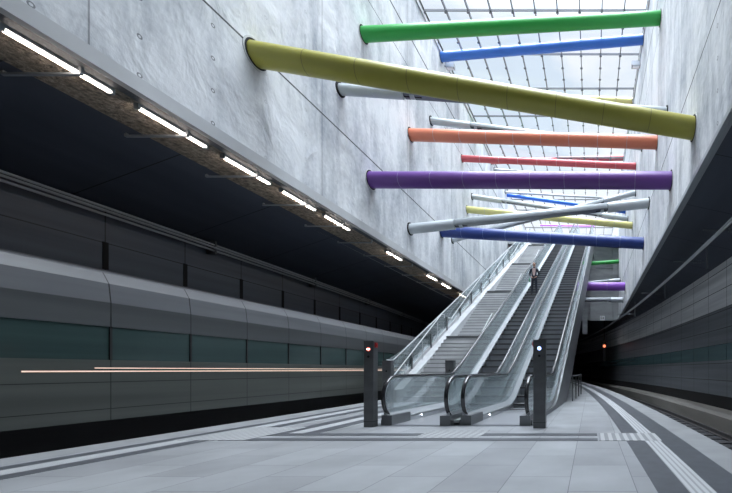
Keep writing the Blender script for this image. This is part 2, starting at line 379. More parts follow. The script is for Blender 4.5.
b = MB(); b.box((XL, YB-3.4, ZS+.1), (XR, YB-3, ZT+.3)); struct('wall_back_upper', b, M['concrete'])
# hall walls
b = MB(); b.box((XL-.8, YB-3, ZS+.22), (XL, YU, ZT+.05)); struct('wall_hall_left', b, M['concrete'])
b = MB(); b.box((XR, YB-3, ZS+.10), (XR+.8, YU, ZT+.05)); struct('wall_hall_right', b, M['concrete'])
b = MB(); b.box((XL-.05, YB-3, ZS), (XL+.03, YE, ZS+.22)); b.box((XL-.08, YB-3, ZS-.03), (XL+.045, YE, ZS)); struct('trim_16', b, M['smooth_conc'])
b = MB(); b.box((XR-.03, YB-3, ZS), (XR+.05, YE, ZS+.10)); b.box((XR+.05, YB-3, ZS-.012), (XR+.13, YE, ZS+.05)); struct('trim_17', b, M['fascia'])
b = MB(); b.box((XL-.27, YB-3, ZS-.01), (XL-.05, YE, ZS+.2)); struct('trim_18', b, M['mesh'])
b = MB(); b.box((XL-1.40, YB-3, ZS-.005), (XL-.27, YE, ZS+.2)); struct('ceiling_light_band', b, M['soffit_rough'])
b = MB(); b.box((XL-1.46, YB-3, ZS-.07), (XL-1.40, YE, ZS)); struct('trim_19', b, M['fascia'])
b = MB()
for k in range(18): y = 4.17-.01+1.46*(k-0); b.box((XL-1.40, y-.02-.10, ZS-.125), (XL-.24, y+.02-.10, ZS-.095)); b.box((XL-1.40, y-.12, ZS-.1), (XL-1.36, y-.08, ZS)); b.box((XL-.26, y-.12, ZS-.1), (XL-.22, y-.08, ZS))
struct('trim_20', b, M['fascia'])
# end wall under the upper floor, upper floor, upper end wall
b = MB(); b.box((XL, YE, ZS), (XR, YE+.5, ZU-.02))
ew = struct('wall_end', b, M['end_conc'])
b = MB(); b.box((1.93, YE-.22, ZS), (XR, YE, ZU-.1)); b.box((-.1, YE-.22, ZS), (.40, YE, ZU-.1)); b.box((-.1, YE-.3, ZS-.08), (XR, YE, ZS+.10)); b.box((.4, YE-.1, 8.6), (1.93, YE, 8.66)); b.box((.4, YE-.1, 10.1), (1.93, YE, 10.16)); b.build('pilaster', M['end_conc'], ew)
b = MB(); b.box((-.75, YE-.25, 4.25), (-.32, YE+.3, ZS)); b.build('corbel', M['end_conc'], ew)
b = MB(); b.box((XL, YE-.9, ZU-.35), (XR, YU, ZU)); struct('floor_upper', b, M['smooth_conc'])
b = MB(); b.box((XL, YU, ZU-.3), (XR, YU+.4, ZT+.3)); struct('wall_upper_end', b, M['whitewall'])
b = MB()
for x in (-5.5, -3.2, -.9, 1.0): b.box((x-.12, YU-9, ZU), (x+.12, YU-8.75, ZT-.1))
struct('trim_21', b, M['whitewall'])

# skylight
YSK = 5.0
b = MB(); b.box((XL, YB-3, ZT), (XR, YSK, ZT+.4)); struct('ceiling_blocker', b, M['smooth_conc'])  # unseen solid roof, added to dim the near walls and floor
sk = empty('window_1', (0, 0, ZT)); sk['kind'] = 'structure'
b = MB(); b.box((XL, YSK, .10), (XR, YU, .115)); b.build('glass_roof_pane', M['sky_glass'], sk)
b = MB()
for i in range(11):
    x = XL+.03+i*(XR-XL-.06)/10; b.box((x-.02, YSK, -.06), (x+.02, YU, .09))
b.build('long_mullion', M['frame'], sk)
b = MB(); y = 16.2-2.25*4
while y < YU: b.box((XL, y-.015, -.03), (XR, y+.015, .06)); y += 2.25
b.build('cross_bar', M['frame'], sk)
b = MB(); y = 15.45
while y < 40:
    for i in range(11):
        x = XL+.03+i*(XR-XL-.06)/10; b.box((x-.06, y-.035, -.10), (x+.06, y+.035, -.06))
    y += .75
b.build('clamp_fitting', M['frame'], sk)['kind'] = 'stuff'
b = MB(); b.box((XL-.02, YB-3, -.25), (XL+.05, YU, .1)); b.box((XR-.05, YB-3, -.25), (XR+.02, YU, .1)); b.build('edge_frame', M['smooth_conc'], sk)

# ------------------------------------------------------------------ tubes spanning the hall
def pL(x, y, X=XL): Y = F*(-X)/(591-x); return Vector((X, Y, CH+(370-y)*Y/F))
def pR(x, y, X=XR): Y = F*X/(x-591); return Vector((X, Y, CH+(370-y)*Y/F))
def cross_tube(A, B, dia, kind, label, group, seam=None, collar=True, nseam=None):
    md = (A+B)/2; dia *= math.cos(math.atan2(md.z-CH, md.y)); d = (B-A); ln = d.length; u = d.normalized()
    t = empty('crossing_tube', A); tag(t, label, 'tube', group)
    if kind != 'grey':
        b = MB(); b.tube([Vector((0, 0, 0))-u*.1, d+u*.1], dia/2, 40, 0, caps=False)
        n = nseam or int(ln/1.05)
        for k in range(1, n):
            c = d*k/n; b.tube([c-u*.006, c+u*.006], dia/2+.003, 40, 1, caps=False)
        b.build('tube', [TUBE[kind], seam or SEAM], t)
        if collar:
            for c, e in ((Vector((0, 0, 0)), 1), (d, -1)):
                q = MB(); x = Vector((1, 0, 0))*e
                q.tube([c-x*.02, c+x*.012], dia/2+.075, 40, 0); q.tube([c+x*.012, c+x*.016], dia/2+.04, 40, 1)
                q.build('wall_collar', [M['concrete_pale'], M['gap']], t)
    else:
        sl = min(1.9, ln*.18); r = dia/2
        for c, e in ((Vector((0, 0, 0)), 1), (d, -1)):
            q = MB(); q.tube([c-u*.1*e, c+u*sl*e], r, 28); q.tube([c+u*.9*e, c+u*.92*e], r+.004, 28); q.build('end_sleeve', TUBE['grey'], t)
            q = MB(); q.tube([c+u*sl*e, c+u*(sl+.5)*e], r*.55, 16, 0); q.tube([c+u*(sl+.18)*e, c+u*(sl+.30)*e], r*.86, 20, 1)
            q.build('coupling', [M['gap'], TUBE['grey']], t)
            q = MB(); x = Vector((1, 0, 0))*e; q.tube([c-x*.02, c+x*.03], r+.05, 28); q.build('wall_collar', M['gap'], t)
        # upper shell with an open slot underneath
        a0 = u*(sl+.02); a1 = d-u*(sl+.02); side = u.cross(Vector((0, 0, 1))).normalized(); up = side.cross(u).normalized()
        vs = []; n = 22; th0, th1 = math.radians(-28), math.radians(208)
        for base in (a0, a1):
            for rr in (r*.97, r*.90):
                for k in range(n+1):
                    th = th0+(th1-th0)*k/n; vs.append(base+side*rr*math.cos(th)+up*rr*math.sin(th))
        m_ = n+1; fs = []
        for k in range(n):
            fs.append((k, k+1, 2*m_+k+1, 2*m_+k)); fs.append((m_+k, 3*m_+k, 3*m_+k+1, m_+k+1))
            fs.append((k, m_+k, m_+k+1, k+1)); fs.append((2*m_+k, 2*m_+k+1, 3*m_+k+1, 3*m_+k))
        fs += [(0, 2*m_, 3*m_, m_), (n, m_+n, 3*m_+n, 2*m_+n)]
        q = MB(); q.add(vs, fs, 0, True); q.build('tube_shell', TUBE['grey'], t)
        q = MB(); w_ = r*.80; h0 = -r*.50
        vs = [base+side*sx*w_+up*(h0+dz) for base in (a0, a1) for dz in (0, .03) for sx in (-1, 1)]
        q.add(vs, [(0, 1, 5, 4), (2, 6, 7, 3), (0, 4, 6, 2), (1, 3, 7, 5), (0, 2, 3, 1), (4, 5, 7, 6)]); q.build('under_panel', M['fascia_dark'], t)
    return t
M['concrete_pale'] = mat('collar_concrete', (.55, .56, .57), .6)
M['fascia_dark'] = mat('tube_under_panel', (.16, .175, .19), .5)
GC, GG = 'coloured tubes across the hall', 'grey slotted tubes across the hall'
cross_tube(pL(256, 54.5), pR(693.5, 128.5), .60, 'olive', 'thick olive yellow tube nearest the viewer, slanting across the hall', GC, SEAM_D)
cross_tube(pL(363.5, 34.5), pR(660.5, 18.2), .56, 'green', 'long vivid green tube, topmost across the hall', GC, TUBE['green'])
cross_tube(pL(441, 57), pR(643.5, 39.5), .53, 'blue', 'mid blue tube just below the vivid green tube under the skylight', GC, TUBE['blue'])
cross_tube(pL(457, 94), pR(633, 102), .50, 'pale', 'pale yellow tube mostly hidden behind the thick olive yellow tube', GC)
cross_tube(pL(475, 133.5), pR(629, 141), .46, 'green', 'green tube mostly hidden behind the orange tube', GC)
cross_tube(pL(410.5, 134.8), pR(657, 142.5), .54, 'orange', 'salmon orange tube across the hall above the red tubes', GC)
cross_tube(pL(491, 161.5), pR(623.5, 158), .42, 'red', 'farther red tube tilted up to the right behind the nearer red tube', GC)
cross_tube(pL(462, 158.5), pR(636, 166.3), .40, 'red', 'nearer red tube just above the purple tube', GC)
cross_tube(pL(371, 180), pR(671, 180.6), .57, 'purple', 'big level purple tube across the middle of the hall', GC, mat('seam_purple', (.34, .30, .48), .5))
cross_tube(pL(507, 195), pR(625.5, 211.5), .32, 'bright', 'thin bright blue tube slanting down to the right behind grey tubes', GC, TUBE['bright'])
cross_tube(pL(467, 209.5), pR(632.5, 225.6), .42, 'pale', 'pale yellow tube slanting down to the right above the dark blue tube', GC)
cross_tube(pL(441.5, 231.5), pR(643.5, 243.5), .56, 'navy', 'dark blue tube crossing just above the escalators, ending at the right wall', GC, mat('seam_navy', (.24, .30, .50), .5))
cross_tube(pL(340, 89.5), pR(667, 112.5), .36, 'grey', 'grey tube under the thick olive yellow tube with its sleeve showing at left', GG)
cross_tube(pL(431, 120.8), pR(642, 147), .36, 'grey', 'pale grey tube just above the left end of the orange tube', GG)
cross_tube(pL(494, 169.7), pR(628, 180), .24, 'grey', 'thin grey tube just above the purple tube, running behind it', GG)
cross_tube(pL(505, 192.3), pR(621, 199), .22, 'grey', 'thin grey tube just below the purple tube, above the bright blue tube', GG)
cross_tube(pL(472, 196.7), pR(628, 219), .33, 'grey', 'grey tube slanting down to the right above the pale yellow tube', GG)
cross_tube(pL(410, 229), pR(649, 203.2), .43, 'grey', 'large grey tube slanting up to the right in front of the dark blue tube', GG)
cross_tube(pL(452.4, 240), pR(635.7, 192.8), .30, 'grey', 'grey tube rising steeply to the right from under the dark blue tube', GG)
def low_tube(xr, yr, Y, slope, dia, kind, label, group):
    X1 = XR; z = CH+(370-yr)*Y/F; x0 = -3.3+(Y-16)*.053
    return cross_tube(Vector((x0, Y, z-slope*(X1-x0))), Vector((X1, Y, z)), dia, kind, label, group)
low_tube(617, 261.5, 32.6, .07, .34, 'green', 'short green tube in front of the concrete end wall, right of the escalators', GC)
low_tube(625, 286.5, 26.8, 0, .60, 'violet', 'bright violet tube low beside the right escalator', GC)
low_tube(620, 280, 31.2, .09, .30, 'grey', 'thin grey tube seen just above the bright violet tube', GG)
low_tube(623.5, 300, 28.4, 0, .40, 'grey', 'level grey tube below the bright violet tube', GG)
t = empty('suspended_bar', (-2.4, 38, 15.55)); tag(t, 'small far magenta bar hanging under the skylight above the upper landing', 'tube')
b = MB(); b.tube([(-2.7, 0, .04), (2.75, 0, -.04)], .09, 16); b.build('bar', TUBE['magenta'], t)
for q in (-2.2, 2.2): b = MB(); b.tube([(q, 0, .05), (q, 0, .9)], .015, 6); b.build('hanger_rod', M['frame'], t)
# end support for the low tubes: spine wall under the stairs
b = MB(); p = [(17, 0), (YE, 0), (YE, 11.0), (30, 9.3), (17, 1.8)]
b.prism([(y-16, z) for y, z in p], -.15, .15); sw = struct('wall_under_stairs', b, M['stair']); sw.location = (-3.45, 16, 0); sw.rotation_euler = (0, 0, -math.atan(.053))

# ------------------------------------------------------------------ escalators
TH = -math.atan(.053)
SL = .577; VB = 2.9; ZTOP = ZU; VT = VB+ZTOP/SL   # step line: flat to VB, then up to VT
def zline(v):
    r = .5
    if v < VB-r: return 0
    if v < VB+r: return SL*(v-VB+r)**2/(4*r)
    if v < VT-r: return SL*(v-VB)
    if v < VT+r: return ZTOP-SL*(VT+r-v)**2/(4*r)
    return ZTOP
VS = [0.3, 1.0, 1.8, 2.4, 2.6, 2.8, 3.0, 3.2, 3.4] + [3.6+i*(VT-1-3.6)/12 for i in range(13)] + [VT-.5+.2*i for i in range(6)] + [VT+1.2, VT+1.9]
VS = sorted(VS)
R_ = .42; ZC = .52                                # newel radius, centre height
def hand_path(off=0.0):                           # follows the handrail centre line in (v, z)
    pts = []
    for a in range(-78, 91, 12):
        t = math.radians(180-a); pts.append((.05+(R_+off)*math.cos(t)*1.0, ZC+(R_+off)*math.sin(t)))
    for v in VS: pts.append((v, zline(v)+ZC+R_+off + (.06 if v > VB else 0)))
    return pts
def balustrade(par, x, inner):                    # inner = +1 when the steps are on the +x side
    hp = hand_path()
    b = MB(); b.tube([(x, p[0], p[1]) for p in hp], .022, 12, 0, rx=.040); hr = b.build('handrail', M['rubber'], par)
    b = MB(); b.tube([(x, p[0], p[1]) for p in hand_path(-.035)], .018, 8, 0, rx=.030); b.build('guide_rail', M['deck'], hr)
    # glass: one sheet per bay
    bl = empty('balustrade', (0, 0, 0)); bl.parent = par
    g = hand_path(-.05); arc = [q for q in g if q[0] <= .06]; vs = []; fs = []
    top = [q for q in g]
    def sheet(ptst, zb):
        bb = MB(); n = len(ptst); v_ = []
        for sx in (-.006, .006):
            v_ += [(x+sx, *q) for q in ptst] + [(x+sx, max(q[0], ptst[0][0]), z) for q, z in zip(ptst, zb)]
        f_ = []; o = 2*n
        for i in range(n-1):
            f_ += [(i, i+1, n+i+1, n+i), (o+i, o+n+i, o+n+i+1, o+i+1), (i, o+i, o+i+1, i+1)]
        f_ += [(0, n, o+n, o), (n-1, o+n-1, o+2*n-1, 2*n-1)]
        bb.add(v_, f_); bb.build('glass_panel', M['bal_glass'], bl)
    # newel bay
    half = [q for q in arc if q[1] > ZC]; 
    lowc = [(.05-math.sqrt(max(0, (R_-.05)**2-(q[1]-ZC)**2)), 2*ZC-q[1]) for q in half]
    sheet(half, [max(.12, 2*ZC-q[1]) for q in half])
    edges = [.06, 1.3, 2.3]; v = 3.3
    while v < VT+1.5: edges.append(v); v += 1.35
    edges.append(VT+1.9)
    for a, c in zip(edges[:-1], edges[1:]):
        qq = [a+.008+(c-.016-a)*i/3 for i in range(4)]
        sheet([(q, zline(q)+ZC+R_-.05+(.06 if q > VB else 0)) for q in qq], [zline(q)+.10 for q in qq])
    # deck and skirt
    xi = x+inner*.115; b = MB(); DV = [-.30]+VS
    n = len(DV); xo = x-inner*.03; vs = [q for v in DV for q in ((xo, v, zline(v)+.255), (xi, v, zline(v)+.125), (xi, v, zline(v)+.095), (xo, v, zline(v)+.095))]
    b.add(vs, [(i*4+k, (i+1)*4+k, (i+1)*4+(k+1) % 4, i*4+(k+1) % 4) for i in range(n-1) for k in range(4)] + [(0, 1, 2, 3), (4*n-1, 4*n-2, 4*n-3, 4*n-4)])
    b.build('deck', M['deck'], bl)
    b = MB(); b.band([(v, zline(v)+.085) for v in DV], lambda p: (p[0], p[1]-.42 if p[0] > VB else max(-.02, p[1]-.42)), min(xi, xi-inner*.03), max(xi, xi-inner*.03)); b.build('skirt', M['steel'], bl)
    b = MB(); b.box((x-.06 if inner > 0 else x-.14, -.32, 0), (x+.14 if inner > 0 else x+.06, .35, .19)); b.build('newel_base', M['clad'], bl)
    if inner > 0:
        b = MB(); b.sphere((xi+.01, .85, .07), .011); b.build('entry_light', M['led'], bl)
def escalator(x, y, label, step_open):
    t = empty('escalator', (x, y, 0), TH); tag(t, label, 'escalator', 'pair of escalators')
    balustrade(t, -.605, 1); balustrade(t, .605, -1)
    # truss cladding
    def under(p): return (p[0], max(0.0, p[1]-1.55) if p[0] < VT-.5 else ZTOP-1.3)
    DV = [-.28]+VS
    for name, x0, x1 in (('side_cladding', .635, .70), ('side_cladding', -.70, -.635)):
        b = MB(); b.band([(v, zline(v)+.10) for v in DV], lambda p: (p[0], max(0, zline(p[0])-1.45)) , x0, x1); b.build(name, M['clad'], t)
    b = MB(); b.band([(v, zline(v)-1.35) for v in VS if v > 5.4 and v < VT+.3], lambda p: (p[0], p[1]-.08), -.64, .64); b.build('truss_underside', M['clad'], t)
    b = MB(); b.box((-.49, -.25, 0), (.49, 2.05, .006)); b.box((-.49, 1.75, .006), (.49, 2.05, .012)); b.build('comb_plate', M['comb'], t)
    # steps
    d = .40; first = None; k = 0; v = 2.05
    while v < VT+.4:
        z = zline(v+d/2); 
        if first is None:
            b = MB(); b.box((-.485, 0, -.02), (.485, d-.004, 0), 0)
            arcp = [(0, -.02), (.02, -.08), (.035, -.15), (.04, -.23)]
            b.prism([(0, 0)] + arcp + [(.10, -.23), (.05, -.02)], -.485, .485, 0)
            for i in range(25): xx = -.475+i*.0395; b.box((xx, .001, 0), (xx+.012, d-.01, .006), 0)
            b.box((-.485, -.006, -.045), (.485, .014, .008), 1)
            first = b.build('step', [M['step'], M['step_nose']], t); o = first
        else:
            o = first.copy(); COL.objects.link(o); o.parent = t
        o.location = (0, v, max(z, .008)); k += 1; v += .36 if zline(v) > .3 else .40
    return t
e1 = escalator(-3.29, 7.45, 'left escalator with black handrails and a person riding down it, beside the staircase', 1)
e2 = escalator(-1.79, 7.45, 'right escalator with black handrails and dark metal side, nearest the right wall', 1)
b = MB(); b.band([(v, zline(v)+.10) for v in [-.28]+VS], lambda p: (p[0], p[1]-.05), -.045, .045)
o = b.build('escalator_centre_deck', M['deck'], None); o.location = (-2.54, 7.45, 0); o.rotation_euler = (0, 0, TH); tag(o, 'narrow steel cover strip filling the gap between the two escalators', 'cover strip')
b = MB(); b.box((-.56, -.30, 0), (.56, .1, 0.0)) if False else None

# ------------------------------------------------------------------ staircase
def staircase():
    X0, Y0 = -5.25, 12.4
    t = empty('staircase', (X0, Y0, 0), TH); tag(t, 'grey concrete staircase with landings and glass railings left of the escalators', 'staircase')
    W = .95; rise = .1639; tread = .232; z = 0; y = 0; flights = []; prof = [(0, 0)]; nos = []
    plan = [(15, 1), (18, 1), (18, 1), (18, 1), (6, 0)]
    for n, l in plan:
        y0_, z0_ = y, z
        for k in range(n):
            nos.append((y, z+rise)); z += rise; prof.append((y, z)); y += tread; prof.append((y, z))
        if l: y += .95; prof.append((y, z))
        flights.append((y0_, z0_, y-(.95 if l else 0), z, y))
    tot = y; ztop = z
    # steps body: upper profile + underside
    b = MB(); vs = []; fs = []; n = len(prof)
    bot = [(p[0], max(0, p[1]-.55) if p[1] > .6 else 0) for p in prof]
    b.band(prof, lambda p: (p[0]+.001, max(0, p[1]-.6)), -W, W)
    for (yy, zz) in nos: b.box((-W+.02, yy-.004, zz-.028), (W-.02, yy+.03, zz+.002))
    b.mi[-6*len(nos):] = [1]*(6*len(nos)); b.build('steps', [M['stair'], M['nosing_grey']], t)
    for f in flights[:-1]:
        b = MB(); b.box((-W+.1, f[2]-.03, f[3]-.07), (W-.05, f[2]+.9, f[3]+.03)); 
        b2 = MB(); b2.box((-W+.05, f[2]-tread-.01, f[3]-.11), (W-.02, f[2]-tread+.05, f[3]+.006)); b2.build('landing_edge', M['nosing'], t)
    zl = lambda v: ZU*min(1.0, max(0, v)/tot)
    V = [tot*i/14 for i in range(15)]
    # left wall of the stair with the glass railing on it
    b = MB(); V2 = [-.35]+V
    b.band([(v, zl(v)+.42) for v in V2], lambda p: (p[0], max(0, p[1]-1.5)), -W-.36, -W); b.build('stringer_wall', M['stair'], t)
    b = MB(); b.band([(v, zl(v)+.56) for v in V2], lambda p: (p[0], p[1]-.15), -W-.40, -W-.30); b.build('railing_base', M['smooth_conc'], t)
    rg = empty('left_railing', (0, 0, 0)); rg.parent = t
    v = -.35
    while v < tot-.3:
        c = min(v+1.45, tot); q = MB(); x = -W-.33
        q.band([(a, zl(a)+1.36) for a in (v+.01, c-.01)], lambda p: (p[0], p[1]-.80), x-.006, x+.006); q.build('glass_panel', M['rail_glass'], rg)
        q = MB(); q.box((x+.02, c-.03, zl(c)+.45), (x+.07, c+.03, zl(c)+1.02)); q.build('post', M['bollard'], rg)
        v = c
    q = MB(); q.tube([(-W-.33, a, zl(a)+1.37) for a in V2], .022, 8); q.build('handrail', M['deck'], rg)
    for f in flights[:]:
        for x, nm in ((-W-.22, 'stair_handrail'), (W+.02, 'stair_handrail')):
            q = MB(); path = [(x, f[0]-.45, f[1]+.86), (x, f[0]-.1, f[1]+.90), (x, f[2]-.15, f[3]+.93), (x, f[2]+.12, f[3]+.93), (x, f[2]+.12, f[3]+.80)]
            if f[1] == 0: path = [(x, f[0]-.25, 0.02)] + path[1:]
            q.tube(path, .020, 8)
            for s_ in (.15, .5, .85):
                yy = f[0]+(f[2]-f[0])*s_; zz = f[1]+(f[3]-f[1])*s_; q.tube([(x, yy, zz+.1), (x, yy, zz+.90)], .014, 6)
            q.build(nm, M['deck'], t)
    b = MB(); b.band([(v, zl(v)+.30) for v in V], lambda p: (p[0], max(0, p[1]-1.3)), W, W+.12); b.build('stringer_wall', M['stair'], t)
    return t
M['nosing_grey'] = mat('nosing_grey', (.16, .165, .17), .6)
staircase()

# guard railing under the right escalator
t = empty('guard_railing', (-.62, 12.7, 0), TH); tag(t, 'low dark metal guard railing on the platform behind the right escalator side', 'railing')
b = MB(); b.tube([(0, 0, .85), (0, 3.6, .85)], .02, 8); b.tube([(0, 0, .80), (.0, 0, .85)], .02, 8); b.build('top_rail', M['bollard'], t)
b = MB(); b.tube([(0, 0, .45), (0, 3.6, .45)], .012, 8); b.build('middle_rail', M['bollard'], t)
for k in range(4): b = MB(); b.tube([(0, 1.2*k, 0), (0, 1.2*k, .85)], .022, 8); b.build('post', M['bollard'], t)

# ------------------------------------------------------------------ bollards
def bollard(x, y, h, w_, d_, lamp, label, side=0):
    t = empty('bollard', (x, y, 0)); tag(t, label, 'bollard', 'dark steel pillars by the escalators')
    b = MB(); a, c = w_/2, .006; 
    b.tube([(0, 0, 0), (0, 0, h)], 1, 4) if False else None
    P = [(-a+c, 0), (a-c, 0), (a, c), (a, d_-c), (a-c, d_), (-a+c, d_), (-a, d_-c), (-a, c)]
    n = len(P); vs = [(p[0], p[1], z) for z in (0, h-.012) for p in P]
    b.add(vs, [tuple(reversed(range(n)))] + [(i, (i+1) % n, n+(i+1) % n, n+i) for i in range(n)] + [tuple(range(n, 2*n))])
    b.build('post_body', M['bollard'], t)
    b = MB(); b.box((-a-.004, -.004, h-.012), (a+.004, d_+.004, h)); b.build('top_cap', M['bollard'], t)
    b = MB(); b.box((-a-.002, -.002, .10), (a+.002, d_+.002, .106)); b.build('base_joint', M['gap'], t)
    b = MB(); b.tube([(0, -.006, h-.29), (0, .001, h-.29)], .022, 16); b.build('key_switch', M['gap'], t)
    if lamp:
        b = MB(); b.tube([(0, -.004, h-.155), (0, .001, h-.155)], .040, 20); b.build('lamp_bezel', M['steel'], t)
        b = MB(); b.tube([(0, -.008, h-.155), (0, .001, h-.155)], .033, 20); lo = b.build('signal_lamp', M[lamp], t); lo['label'] = 'round glowing signal lamp'
        if lamp == 'led_red': b = MB(); b.box((-.022, -.012, h-.163), (.022, -.007, h-.147)); b.build('white_bar', M['led'], lo)
        b = MB(); sx = side; x0 = sx*a; b.box((x0, .04, h-.12), (x0+sx*.018, d_-.04, h-.03)); b.tube([(x0, d_/2, h-.075), (x0+sx*.03, d_/2, h-.075)], .022, 12)
        b.build('emergency_button', M['red_paint'], t)['label'] = 'red emergency stop button box'
    return t
bollard(-4.08, 6.93, 1.585, .18, .15, 'led_red', 'dark steel pillar with a red no-entry light, in front at the left', 1)
bollard(-.93, 6.80, 1.595, .22, .16, 'led_blue', 'dark steel pillar with a blue light, in front of the right escalator', -1)
bollard(-5.63, 10.4, 1.31, .24, .16, None, 'plain dark pillar just behind the pillar with the red light')
bollard(-4.12, 11.0, 1.33, .25, .16, None, 'plain dark pillar at the staircase foot seen through escalator glass')

# ------------------------------------------------------------------ train
t = empty('train', (0, 0, 0)); tag(t, 'long grey train with a dark green window band standing at the left platform edge', 'train')
XT = EL-.22; Y0t, Y1t = YB, 38
def tr(name, x0, x1, z0, z1, m, y0=Y0t, y1=Y1t):
    b = MB(); sweep(b, rect(x0, x1, z0, z1), y0, y1); return b.build(name, m, t)
tr('lower_body', XT-2.6, XT, .30, 1.20, M['train_low'])
wb = tr('window_band', XT-2.6, XT-.012, 1.20, 1.70, M['train_win'])
tr('waist_panel', XT-2.6, XT+.002, 1.70, 2.06, M['train_mid'])
b = MB(); sweep(b, [(XT-2.6, 2.06), (XT+.002, 2.06), (XT-.03, 2.35), (XT-.12, 2.52), (XT-.40, 2.60), (XT-2.6, 2.60)], Y0t, Y1t); b.build('cantrail_panel', M['train_grey'], t)
b = MB(); sweep(b, [(XT-2.5, 2.60), (XT-.45, 2.60), (XT-.60, 2.66), (XT-2.5, 2.68)], Y0t, Y1t); b.build('roof', M['train_roof'], t)
tr('underframe', XT-2.4, XT-.15, -.75, .30, M['underframe'])
b = MB(); sweep(b, rect(XT, XT+.006, 1.022, 1.040), 4.78, 16); b.build('light_streak', M['streak_glow'], t)  # added glowing streak imitating a trail of moving light
b = MB(); sweep(b, rect(XT, XT+.006, 1.072, 1.086), 5.50, 16); b.build('light_streak', M['streak_glow'], t)  # second added streak, the shorter light trail
for k in range(6):
    y = 4.6+1.17*k*2
b = MB()
for k in range(26):
    y = 5.69-1.17*6+1.17*k; b.box((XT+bend(y)-.02, y-.015, 1.2), (XT+bend(y)+.006, y+.015, 1.7))
b.build('window_post', M['underframe'], t)
for y0 in (12.0, 14.0, 15.2):
    b = MB(); b.box((XT+bend(y0)-.3, y0, 1.60), (XT+bend(y0)-.005, y0+.45, 1.63)); b.build('cabin_light', M['cabin'], wb) if False else None

# ------------------------------------------------------------------ tracks
def rails(x, label, group):
    t = empty('track_rail', (0, 0, 0)); tag(t, label, 'rail', group)
    b = MB(); sweep(b, [(x-.065, -.90), (x+.065, -.90), (x+.065, -.885), (x+.012, -.87), (x+.012, -.79), (x+.036, -.78), (x+.036, -.75), (x-.036, -.75), (x-.036, -.78), (x-.012, -.79), (x-.012, -.87), (x-.065, -.885)], YB-3, YF, 1)
    b.build('rail_profile', M['rail'], t)
rails(ER+.78, 'steel rail of the right track nearer the platform edge', 'rails of the right track')
rails(ER+2.21, 'steel rail of the right track nearer the panelled wall', 'rails of the right track')
b = MB(); b.box((-1.2, -.12, -.98), (1.2, .12, -.90)); s0 = b.build('sleeper', M['sleeper'])
for k in range(60):
    y = 4.0+.62*k; o = s0 if k == 0 else s0.copy()
    if k: COL.objects.link(o)
    o.location = (ER+1.5+bend(y), y, 0); o.rotation_euler = (0, 0, math.atan(2*K*y)); tag(o, 'grey concrete sleeper under the rails of the right track', 'sleeper', 'sleepers of the right track')

# conductor rail over the right track
t = empty('overhead_conductor_rail', (0, 0, 0)); tag(t, 'pale metal overhead power rail running above the right track', 'overhead line')
x = 3.42; b = MB(); sweep(b, [(x-.045, 4.50), (x+.045, 4.50), (x+.045, 4.52), (x+.015, 4.53), (x+.015, 4.44), (x-.015, 4.44), (x-.015, 4.53), (x-.045, 4.52)], YB-3, YF, .8); b.build('rail_bar', M['deck'], t)
for k, y in enumerate((9.6, 12.4, 17.5, 24)):
    t = empty('rail_support', (x+bend(y), y, 4.5)); tag(t, ('grey insulator bracket holding the overhead rail, nearest on the right', 'grey insulator bracket holding the overhead rail, second from the nearest', 'grey insulator bracket holding the overhead rail, third from the nearest', 'grey insulator bracket holding the overhead rail, farthest and smallest')[k], 'bracket', 'brackets of the overhead rail')
    b = MB(); b.tube([(-.35, 0, .10), (.75, 0, .10)], .022, 8); b.tube([(0, 0, .02), (0, 0, .12)], .03, 8); b.build('arm', M['frame'], t)
    b = MB()
    for q in range(5): b.tube([(.30+.06*q, 0, .10), (.325+.06*q, 0, .10)], .06, 12)
    b.build('insulator', M['frame'], t)
    b = MB(); b.tube([(.75, 0, -.12), (.75, 0, ZS-4.5)], .035, 8); b.box((.66, -.09, ZS-4.5-.04), (.84, .09, ZS-4.5)); b.build('hanger', M['frame'], t)
# conduits along the left tunnel wall
t = empty('wall_conduit', (0, 0, 0)); tag(t, 'pale triple pipe running along the top of the left tunnel wall', 'pipe')
for q, (dx, z) in enumerate(((.10, 4.55), (.13, 4.47), (.10, 4.39))):
    b = MB(); b.tube([(WL+dx+.12+bend(y), y, z) for y in ys(YB, YF, 1)], .026, 8); b.build('pipe', M['conduit'] if 'conduit' in M else M['fascia'], t)
for k in range(8):
    y = 10.6+4.2*k; b = MB(); b.box((WL+bend(y), y-.02, 4.3), (WL+bend(y)+.26, y+.02, 4.66)); b.build('bracket', M['frame'], t)

# ------------------------------------------------------------------ lamps under the left soffit
ly = [4.82+1.46*k for k in range(5)] + [13.9, 17.3, 19.0, 21.6]
names = ['nearest', 'second', 'third', 'fourth', 'fifth', 'sixth', 'seventh', 'eighth', 'farthest']
proto = None
for k, y in enumerate(ly):
    if proto is None:
        t = empty('ceiling_light', (0, 0, 0))
        b = MB(); b.box((-.045, 0, .0), (.045, 1.12, .05)); b.build('housing', M['fascia'], t)
        b = MB(); b.tube([(-.028, .02, -.022), (-.028, 1.10, -.022)], .007, 10); b.build('lamp_tube', M['lamp_white'], t)
        b = MB(); b.tube([(.028, .02, -.022), (.028, 1.10, -.022)], .007, 10); b.build('lamp_tube', M['lamp_white'], t)
        b = MB(); b.box((-.04, -.02, -.045), (.04, .02, .05)); b.build('end_cap', M['fascia'], t)
        b = MB(); b.box((-.04, 1.10, -.045), (.04, 1.14, .05)); b.build('end_cap', M['fascia'], t)
        proto = t; o = t
    else: o = copy_tree(proto)
    o.location = (XL-.34, y, ZS-.052)
    tag(o, 'white fluorescent tube light under the left wall edge, %s along the row' % names[k], 'light', 'tube lights along the left soffit')

